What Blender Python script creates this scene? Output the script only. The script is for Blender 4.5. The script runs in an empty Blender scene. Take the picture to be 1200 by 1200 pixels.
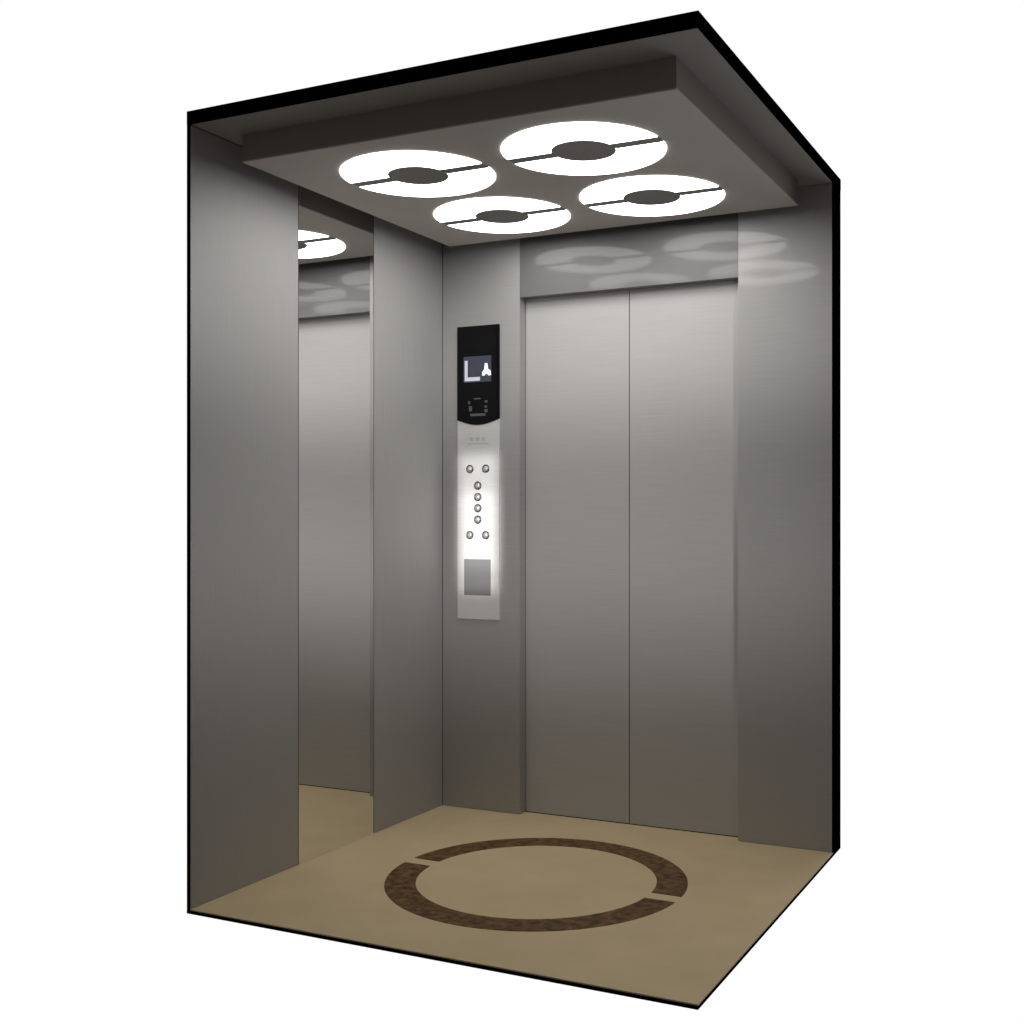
import bpy, bmesh, math
from mathutils import Vector
S = bpy.context.scene

# ---------------------------------------------------------------- camera
YAW = 0.4455
cam = bpy.data.cameras.new('camera')
cam.sensor_width = 36.0
cam.lens = 1373.66/1200*36.0
cam.shift_x = (600-665.87)/1200
cam.shift_y = (611.09-600)/1200
cam.clip_start = 0.05; cam.clip_end = 200
co = bpy.data.objects.new('camera', cam)
co.location = (2.4785, -4.0206, 1.1368)
co.rotation_euler = (math.pi/2, 0, YAW)
S.collection.objects.link(co); S.camera = co

# ---------------------------------------------------------------- world: white behind the cabin, invented dark side in front keeps the interior dim
W = bpy.data.worlds.new('World'); S.world = W; W.use_nodes = True
wn, wl = W.node_tree.nodes, W.node_tree.links
bg = wn['Background']; bg.inputs['Strength'].default_value = 1.0
tc = wn.new('ShaderNodeTexCoord')
dt = wn.new('ShaderNodeVectorMath'); dt.operation = 'DOT_PRODUCT'
dt.inputs[1].default_value = (-math.sin(YAW), math.cos(YAW), 0)
cr = wn.new('ShaderNodeValToRGB')
cr.color_ramp.elements[0].position = 0.25; cr.color_ramp.elements[0].color = (0.085, 0.081, 0.078, 1)
cr.color_ramp.elements[1].position = 0.55; cr.color_ramp.elements[1].color = (1.02, 1.02, 1.02, 1)
wl.new(tc.outputs['Generated'], dt.inputs[0]); wl.new(dt.outputs['Value'], cr.inputs['Fac'])
wl.new(cr.outputs['Color'], bg.inputs['Color'])

S.view_settings.view_transform = 'Standard'; S.view_settings.look = 'None'
S.view_settings.exposure = 0; S.view_settings.gamma = 1
S.view_settings.use_curve_mapping = False
S.render.engine = 'CYCLES'
S.cycles.max_bounces = 10; S.cycles.diffuse_bounces = 5; S.cycles.glossy_bounces = 6
S.cycles.sample_clamp_indirect = 4
S.cycles.light_sampling_threshold = 0
S.cycles.use_light_tree = False

LIGHT = 6.8      # radiance of the opal ring lights

# added narrow-beam fill lamps outside the open sides, not part of the cabin
def strip(name, loc, aim, w, h, spread, energy):
    l = bpy.data.lights.new(name, 'AREA'); l.shape = 'RECTANGLE'
    l.size = w; l.size_y = h; l.spread = math.radians(spread); l.energy = energy; l.color = (1, .985, .965)
    o = bpy.data.objects.new(name, l); o.location = loc
    o.rotation_euler = (Vector(aim)-Vector(loc)).to_track_quat('-Z', 'Y').to_euler()
    S.collection.objects.link(o)
strip('panel_fill_tall', (.45, -2.5, 1.20), (.168, 0, 1.13), .17, .54, 2.2, .20)    # two lamps added to whiten the control panel
strip('panel_fill_short', (.45, -2.5, 1.16), (.168, 0, 1.10), .16, .30, 2.6, .10)
strip('upper_band_fill', (3.5, -5.2, 1.80), (.3, -.5, 1.73), 2.8, .16, 8, .85)      # two more added to throw soft bands across the brushed steel
strip('lower_band_fill', (3.5, -5.2, 1.15), (.3, -.5, 0.95), 2.8, .15, 12, 1.15)

# ---------------------------------------------------------------- materials
def mat(name, col, rough=0.5, metal=0.0, spec=0.5, coat=0.0, coatr=0.1, emit=None, es=0.0, aniso=0.0, arot=0.0):
    m = bpy.data.materials.new(name); m.use_nodes = True
    b = m.node_tree.nodes['Principled BSDF']
    b.inputs['Base Color'].default_value = (*col, 1)
    b.inputs['Roughness'].default_value = rough
    b.inputs['Metallic'].default_value = metal
    b.inputs['Specular IOR Level'].default_value = spec
    b.inputs['Coat Weight'].default_value = coat
    b.inputs['Coat Roughness'].default_value = coatr
    b.inputs['Anisotropic'].default_value = aniso
    b.inputs['Anisotropic Rotation'].default_value = arot
    if emit:
        b.inputs['Emission Color'].default_value = (*emit, 1)
        b.inputs['Emission Strength'].default_value = es
    return m

def vary(m, scale, c0, c1, detail=3, dims=(1, 1, 1), bump=0.0, rr=None, lo=0.3, hi=0.7):
    """noise between two base colours, optional bump and roughness variation"""
    n, l = m.node_tree.nodes, m.node_tree.links
    b = n['Principled BSDF']
    t = n.new('ShaderNodeTexCoord'); mp = n.new('ShaderNodeMapping'); mp.inputs['Scale'].default_value = dims
    ns = n.new('ShaderNodeTexNoise'); ns.inputs['Scale'].default_value = scale; ns.inputs['Detail'].default_value = detail
    r = n.new('ShaderNodeValToRGB')
    r.color_ramp.elements[0].position = lo; r.color_ramp.elements[0].color = (*c0, 1)
    r.color_ramp.elements[1].position = hi; r.color_ramp.elements[1].color = (*c1, 1)
    l.new(t.outputs['Object'], mp.inputs['Vector']); l.new(mp.outputs['Vector'], ns.inputs['Vector'])
    l.new(ns.outputs['Fac'], r.inputs['Fac']); l.new(r.outputs['Color'], b.inputs['Base Color'])
    if bump:
        bp = n.new('ShaderNodeBump'); bp.inputs['Strength'].default_value = bump; bp.inputs['Distance'].default_value = 0.001
        l.new(ns.outputs['Fac'], bp.inputs['Height']); l.new(bp.outputs['Normal'], b.inputs['Normal'])
    if rr:
        mr = n.new('ShaderNodeMapRange'); mr.inputs['To Min'].default_value = rr[0]; mr.inputs['To Max'].default_value = rr[1]
        l.new(ns.outputs['Fac'], mr.inputs['Value']); l.new(mr.outputs['Result'], b.inputs['Roughness'])
    return m

def steel(name, g, rough, metal, tint=(1.0, .99, .985), vertical=False, **k):
    m = mat(name, (g, g, g), rough, metal, **k)
    c = lambda s: tuple(g*s*t for t in tint)
    d = (60, 60, .8) if vertical else (.8, .8, 60)
    return vary(m, 6.0, c(.95), c(1.05), 4, d, rr=(rough-.03, rough+.03))

M = {}
M['wall']    = steel('brushed_steel_wall', .43, .60, .3, vertical=True, aniso=.3)
M['return']  = steel('brushed_steel_return', .42, .52, .35, aniso=.5)
M['glossy']  = steel('polished_steel_return', .43, .55, .25, aniso=.5, coat=.38, coatr=.06)
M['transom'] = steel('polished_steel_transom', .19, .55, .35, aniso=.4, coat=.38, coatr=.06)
M['door']    = steel('brushed_steel_door', .51, .56, .22, aniso=.4)
M['mirror']  = mat('mirror_glass', (.86, .86, .85), .0, 1.0)
M['black']   = mat('matt_black_shell', (.0006, .0006, .0006), 1.0, 0, 0)
M['ceil']    = vary(mat('painted_ceiling', (.35, .34, .33), .6, 0, .3), 3, (.33, .32, .31), (.37, .36, .35))
M['panel']   = vary(mat('satin_ceiling_panel', (.5, .48, .46), .6, .0, .3), 3, (.62, .59, .57), (.68, .65, .625))
M['fascia']  = mat('fascia', (.29, .26, .24), .6, 0, .3)
M['disc']    = mat('light_centre_disc', (.30, .295, .285), .5, .3, .3)
M['opal']    = mat('opal_diffuser', (.8, .8, .78), .4, 0, .3, emit=(1, .985, .96), es=LIGHT)
M['plate']   = steel('satin_steel_plate', .72, .38, .25, tint=(1, 1, .99))
M['hatch']   = steel('grey_hatch', .22, .5, .3, tint=(1, 1, 1))
M['glass']   = mat('black_glass', (.003, .0025, .003), .08, 0, .2)
M['screen']  = vary(mat('screen', (.02, .02, .03), .3, 0, .3, emit=(.16, .18, .26), es=.2), 30, (.02, .02, .03), (.03, .03, .045))
M['glyph']   = mat('lit_glyph', (.25, .25, .27), .5, emit=(.86, .89, 1), es=.5)
M['glyph2']  = mat('lit_arrow', (.4, .4, .4), .5, emit=(.95, .96, 1), es=1.0)
M['mark']    = mat('grey_print', (.10, .10, .11), .5, 0)
M['grille']  = mat('smoked_lens', (.03, .03, .032), .35, 0, .5)
M['bezel']   = mat('button_bezel', (.09, .09, .09), .3, .7)
M['cap']     = mat('button_cap', (.45, .45, .45), .3, .45)
M['print']   = mat('faint_print', (.5, .5, .5), .5, 0)
M['floor']   = vary(mat('beige_stone', (.34, .26, .15), .5, 0, .12), 5, (.66, .525, .318), (.72, .575, .352), 6, bump=.02)
M['inlay']   = vary(mat('brown_marble', (.07, .04, .02), .4, 0, .12), 38, (.065, .034, .011), (.26, .15, .066), 8, rr=(.3, .42), lo=.35, hi=.68)

# ---------------------------------------------------------------- helpers
def link(o, parent=None):
    S.collection.objects.link(o)
    if parent: o.parent = parent
    return o

def mesh(name, bm, m, parent=None, bev=0.0, smooth=False):
    if bev:
        bmesh.ops.bevel(bm, geom=bm.edges[:], offset=bev, segments=2, affect='EDGES', profile=.6)
    bmesh.ops.recalc_face_normals(bm, faces=bm.faces[:])
    uv = bm.loops.layers.uv.new('UVMap')
    for f in bm.faces:
        n = f.normal
        for lp in f.loops:
            c = lp.vert.co
            if abs(n.z) > .7: lp[uv].uv = (c.x, c.y)
            elif abs(n.x) > abs(n.y): lp[uv].uv = (c.y, c.z)
            else: lp[uv].uv = (c.x, c.z)
        f.smooth = smooth
    me = bpy.data.meshes.new(name); bm.to_mesh(me); bm.free()
    me.materials.append(m)
    return link(bpy.data.objects.new(name, me), parent)

def add_box(bm, x0, x1, y0, y1, z0, z1):
    v = [bm.verts.new((x, y, z)) for x in (x0, x1) for y in (y0, y1) for z in (z0, z1)]
    for f in ((0, 1, 3, 2), (4, 6, 7, 5), (0, 4, 5, 1), (2, 3, 7, 6), (0, 2, 6, 4), (1, 5, 7, 3)):
        bm.faces.new([v[i] for i in f])

def box(name, m, parent, *b, bev=0.0):
    bm = bmesh.new(); add_box(bm, *b); return mesh(name, bm, m, parent, bev)

def add_prism(bm, pts, axis, a0, a1):
    """pts: 2-D outline; axis 'z' -> (x,y) outline, axis 'y' -> (x,z) outline"""
    f = (lambda p, a: (p[0], p[1], a)) if axis == 'z' else (lambda p, a: (p[0], a, p[1]))
    A = [bm.verts.new(f(p, a0)) for p in pts]; B = [bm.verts.new(f(p, a1)) for p in pts]
    bm.faces.new(A); bm.faces.new(B[::-1])
    for i in range(len(pts)):
        j = (i+1) % len(pts); bm.faces.new((A[i], A[j], B[j], B[i]))

def half_ring(ro, ri, gap, up, n=72):
    """half annulus cut by a straight bar along x of half width gap"""
    so_, si = math.asin(gap/ro), math.asin(gap/ri)
    o = [(ro*math.cos(so_+(math.pi-2*so_)*k/n), ro*math.sin(so_+(math.pi-2*so_)*k/n)) for k in range(n+1)]
    i = [(ri*math.cos(si+(math.pi-2*si)*k/n), ri*math.sin(si+(math.pi-2*si)*k/n)) for k in range(n+1)]
    p = (o, i)
    if not up: p = ([(x, -y) for x, y in o], [(x, -y) for x, y in i])
    return p

def add_half_ring(bm, ro, ri, gap, up, z0, z1):
    o, i = half_ring(ro, ri, gap, up); n = len(o)
    V = [[bm.verts.new((x, y, z)) for x, y in ln] for z in (z0, z1) for ln in (o, i)]
    ob, ib, ot, it = V
    for k in range(n-1):
        bm.faces.new((ob[k], ob[k+1], ib[k+1], ib[k])); bm.faces.new((ot[k], it[k], it[k+1], ot[k+1]))
        bm.faces.new((ob[k], ot[k], ot[k+1], ob[k+1])); bm.faces.new((ib[k], ib[k+1], it[k+1], it[k]))
    for k in (0, n-1): bm.faces.new((ob[k], ib[k], it[k], ot[k]))

def thing(name, loc, label, cat, group=None, kind=None):
    o = bpy.data.objects.new(name, None); link(o); o.location = loc; o.empty_display_size = .1
    tag(o, label, cat, group, kind); return o

def tag(o, label, cat=None, group=None, kind=None):
    o['label'] = label
    if cat: o['category'] = cat
    if group: o['group'] = group
    if kind: o['kind'] = kind
    return o

WD, DP, HT = 1.566, 1.400, 2.300       # cabin width, depth, height

# ---------------------------------------------------------------- floor
fl = box('floor', M['floor'], None, -.0053, WD-.0005, -DP+.0005, 0.049, -.0035, 0)
tag(fl, 'beige stone cabin floor with a brown marble ring inlaid in the middle', 'floor', kind='structure')
box('floor_slab', M['black'], fl, -.012, WD, -DP-.001, .114, -.0125, -.0035)
for up in (True, False):
    bm = bmesh.new(); add_half_ring(bm, .4788, .3815, .0285, up, -.001, .0015)
    bmesh.ops.translate(bm, verts=bm.verts[:], vec=(.7813, -.6999, 0))
    mesh('inlay_arc', bm, M['inlay'], fl)

# ---------------------------------------------------------------- ceiling
ce = box('ceiling', M['ceil'], None, .003, WD-.003, -DP+.003, .04, HT-.001, HT+.002)
tag(ce, 'dark grey cabin ceiling around the dropped light panel', 'ceiling', kind='structure')
box('ceiling_slab', M['black'], ce, -.012, WD+.001, -DP-.001, .114, HT, HT+.039)

# ---------------------------------------------------------------- side wall
sw = thing('side_wall', (0, 0, 0), 'brushed steel side wall left and right of the tall mirror', 'wall')
box('wall_panel', M['wall'], sw, -.005, 0, -DP+.002, -.9045, 0.001, HT-.002)
box('wall_panel', M['wall'], sw, -.005, 0, -.4715, -.001, 0.001, HT-.002)
bm = bmesh.new(); add_box(bm, -.012, -.0055, -DP, .05, -.0034, HT-.0005); add_box(bm, -.012, 0, -DP-.0005, -DP+.0018, -.0034, HT-.0005)
mesh('outer_shell', bm, M['black'], sw)

mi = box('mirror', M['mirror'], None, -.0052, -.0006, -.9005, -.4755, .0006, HT-.002)
tag(mi, 'tall frameless mirror set in the side wall between two steel panels, reflecting the doors', 'mirror')

# ---------------------------------------------------------------- front wall with door opening
X0, X1, DH, RC = .350, 1.228, 2.005, .050
fw = thing('door_wall', (0, 0, 0), 'steel front wall framing the closed doors, with light rings reflected in its header', 'wall')
box('return_panel', M['return'], fw, .0015, X0, 0, RC+.006, .001, HT-.002, bev=.001)
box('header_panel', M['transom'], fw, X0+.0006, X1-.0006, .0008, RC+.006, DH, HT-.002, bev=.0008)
r2 = box('return_panel', M['glossy'], fw, X1, WD-.004, 0, RC+.006, .001, HT-.002, bev=.001)
r2['label'] = 'blank glossy panel right of the doors reflecting a light ring'
bm = bmesh.new(); add_box(bm, -.005, WD-.004, RC+.010, .114, 0, HT-.0005); add_box(bm, WD-.004, WD, -.0005, .114, -.0034, HT-.0005)
mesh('outer_shell', bm, M['black'], fw)

dr = thing('elevator_door', (.789, RC, 0), 'closed centre opening elevator door of two brushed steel leaves', 'door')
box('door_leaf', M['door'], dr, -.437, -.0018, 0, .005, .003, DH+.02)
box('door_leaf', M['door'], dr, .0018, .437, 0, .005, .003, DH+.02)

# ---------------------------------------------------------------- dropped ceiling panel
PZ = 2.2153
cp = thing('dropped_ceiling_panel', (.77, -.668, PZ), 'dropped grey ceiling panel with dark edges that holds four ring lights', 'ceiling panel')
px0, px1, py0, py1 = .078-.77, 1.4619-.77, -1.2646+.668, -.0716+.668
box('panel_face', M['panel'], cp, px0, px1, py0, py1, 0, .004)
box('panel_edge', M['fascia'], cp, px0+.0004, px1-.0004, py0+.0004, py1-.0004, .004, HT-.001-PZ)

# ---------------------------------------------------------------- four ring lights
def ring_light(loc, label):
    t = thing('ring_light', loc, label, 'ceiling light', 'round ceiling lights in the dropped panel')
    for up in (True, False):
        bm = bmesh.new(); add_half_ring(bm, .2395, .0955, .0235, up, -.0025, .001)
        mesh('diffuser', bm, M['opal'], t)
    bm = bmesh.new()
    add_prism(bm, [(.0940*math.cos(a*math.pi/36), .0940*math.sin(a*math.pi/36)) for a in range(72)], 'z', -.003, .001)
    mesh('centre_disc', bm, M['disc'], t)
    for x0, x1 in ((.0955, .2375), (-.2375, -.0955)): box('divider_bar', M['disc'], t, x0, x1, -.0225, .0225, -.0022, .001)
    return t

def dup(root, loc, label):
    r = root.copy(); S.collection.objects.link(r); r.location = loc; r['label'] = label
    for ch in list(root.children):
        c = ch.copy(); S.collection.objects.link(c); c.parent = r
    return r

rl = ring_light((.4856, -.9294, PZ), 'lit white split ring light nearest the left front corner of the ceiling panel')
dup(rl, (1.0518, -.9294, PZ), 'lit white split ring light at the near right, the largest of the four')
dup(rl, (.4856, -.3881, PZ), 'lit white split ring light nearest the corner above the control panel')
dup(rl, (1.0518, -.3881, PZ), 'lit white split ring light nearest the right end of the door header')

# ---------------------------------------------------------------- control panel
CX = .1685
pn = thing('control_panel', (CX, 0, 0), 'narrow silver control panel with black display and round buttons, left of the doors', 'control panel')
hw = .0945
bot = [(-hw+2*hw*k/16, 1.538-.021*math.sin(math.pi*k/16)) for k in range(17)]
bm = bmesh.new(); add_prism(bm, [(hw, .752), (-hw, .752)] + bot, 'y', -.006, -.0003)
mesh('face_plate', bm, M['plate'], pn)
bm = bmesh.new(); add_prism(bm, [(x, z+.0005) for x, z in bot] + [(hw, 1.908), (-hw, 1.908)], 'y', -.0085, -.0003)
dp = mesh('display', bm, M['glass'], pn)
box('screen', M['screen'], dp, .103-CX, .229-CX, -.0089, -.008, 1.686, 1.788)
bm = bmesh.new(); add_prism(bm, [(x-CX, z) for x, z in ((.109, 1.772), (.122, 1.772), (.122, 1.706), (.178, 1.706), (.178, 1.691), (.109, 1.691))], 'y', -.0094, -.0085)
mesh('floor_letter', bm, M['glyph'], dp)
bm = bmesh.new(); add_prism(bm, [(x-CX, z) for x, z in ((.2000, 1.758), (.2115, 1.758), (.2150, 1.735), (.2260, 1.728), (.2275, 1.710), (.214, 1.710), (.2125, 1.716), (.2025, 1.716), (.2005, 1.710), (.188, 1.710), (.1885, 1.724), (.1975, 1.735))], 'y', -.0094, -.0085)
mesh('direction_arrow', bm, M['glyph2'], dp)
bm = bmesh.new()
for x0, x1, z0, z1 in ((.128, .142, 1.572, 1.592), (.124, .134, 1.600, 1.612), (.198, .209, 1.584, 1.592), (.200, .212, 1.604, 1.612),
                       (.198, .212, 1.566, 1.578), (.134, .203, 1.552, 1.562), (.150, .180, 1.618, 1.623)):
    add_box(bm, x0-CX, x1-CX, -.0090, -.0083, z0, z1)
mesh('printed_symbol', bm, M['mark'], dp)

# faint emblem on the plate: a flat oval over a short bar
bm = bmesh.new()
for k in range(3):
    add_prism(bm, [(-.030+.027*k+.010*math.cos(a*math.pi/12), 1.462+.008*math.sin(a*math.pi/12)) for a in range(24)], 'y', -.0062, -.0058)
add_box(bm, -.048, .046, -.0062, -.0058, 1.441, 1.446)
mesh('emblem', bm, M['print'], pn)

def button(x, z, r=.0165):
    bm = bmesh.new(); n = 32
    prof = [(r, -.0055), (r, -.0085), (r-.0012, -.0098), (r-.0032, -.0098), (r-.0042, -.0080), (r-.0042, -.0055)]
    rings = [[bm.verts.new((q*math.cos(2*math.pi*k/n), y, q*math.sin(2*math.pi*k/n))) for k in range(n)] for q, y in prof]
    for a, b in zip(rings, rings[1:]):
        for k in range(n): bm.faces.new((a[k], a[(k+1) % n], b[(k+1) % n], b[k]))
    o = mesh('button', bm, M['bezel'], pn, smooth=True); o.location = (x-CX, 0, z)
    bm = bmesh.new(); rc = r-.0044
    rings = [[bm.verts.new((rc*q*math.cos(2*math.pi*k/n), y, rc*q*math.sin(2*math.pi*k/n))) for k in range(n)]
             for q, y in ((1, -.0055), (1, -.0075), (.9, -.0100), (.65, -.0122), (.35, -.0134))]
    for a, b in zip(rings, rings[1:]):
        for k in range(n): bm.faces.new((a[k], a[(k+1) % n], b[(k+1) % n], b[k]))
    bm.faces.new(rings[-1])
    mesh('button_cap', bm, M['cap'], o, smooth=True)
for x, z in ((.131, 1.344), (.203, 1.344), (.167, 1.278), (.167, 1.233), (.167, 1.189), (.167, 1.144), (.131, 1.083), (.203, 1.083)):
    button(x, z)
box('hatch', M['hatch'], pn, .105-CX, .225-CX, -.0072, -.0055, .846, .988)
bpy.context.view_layer.update()
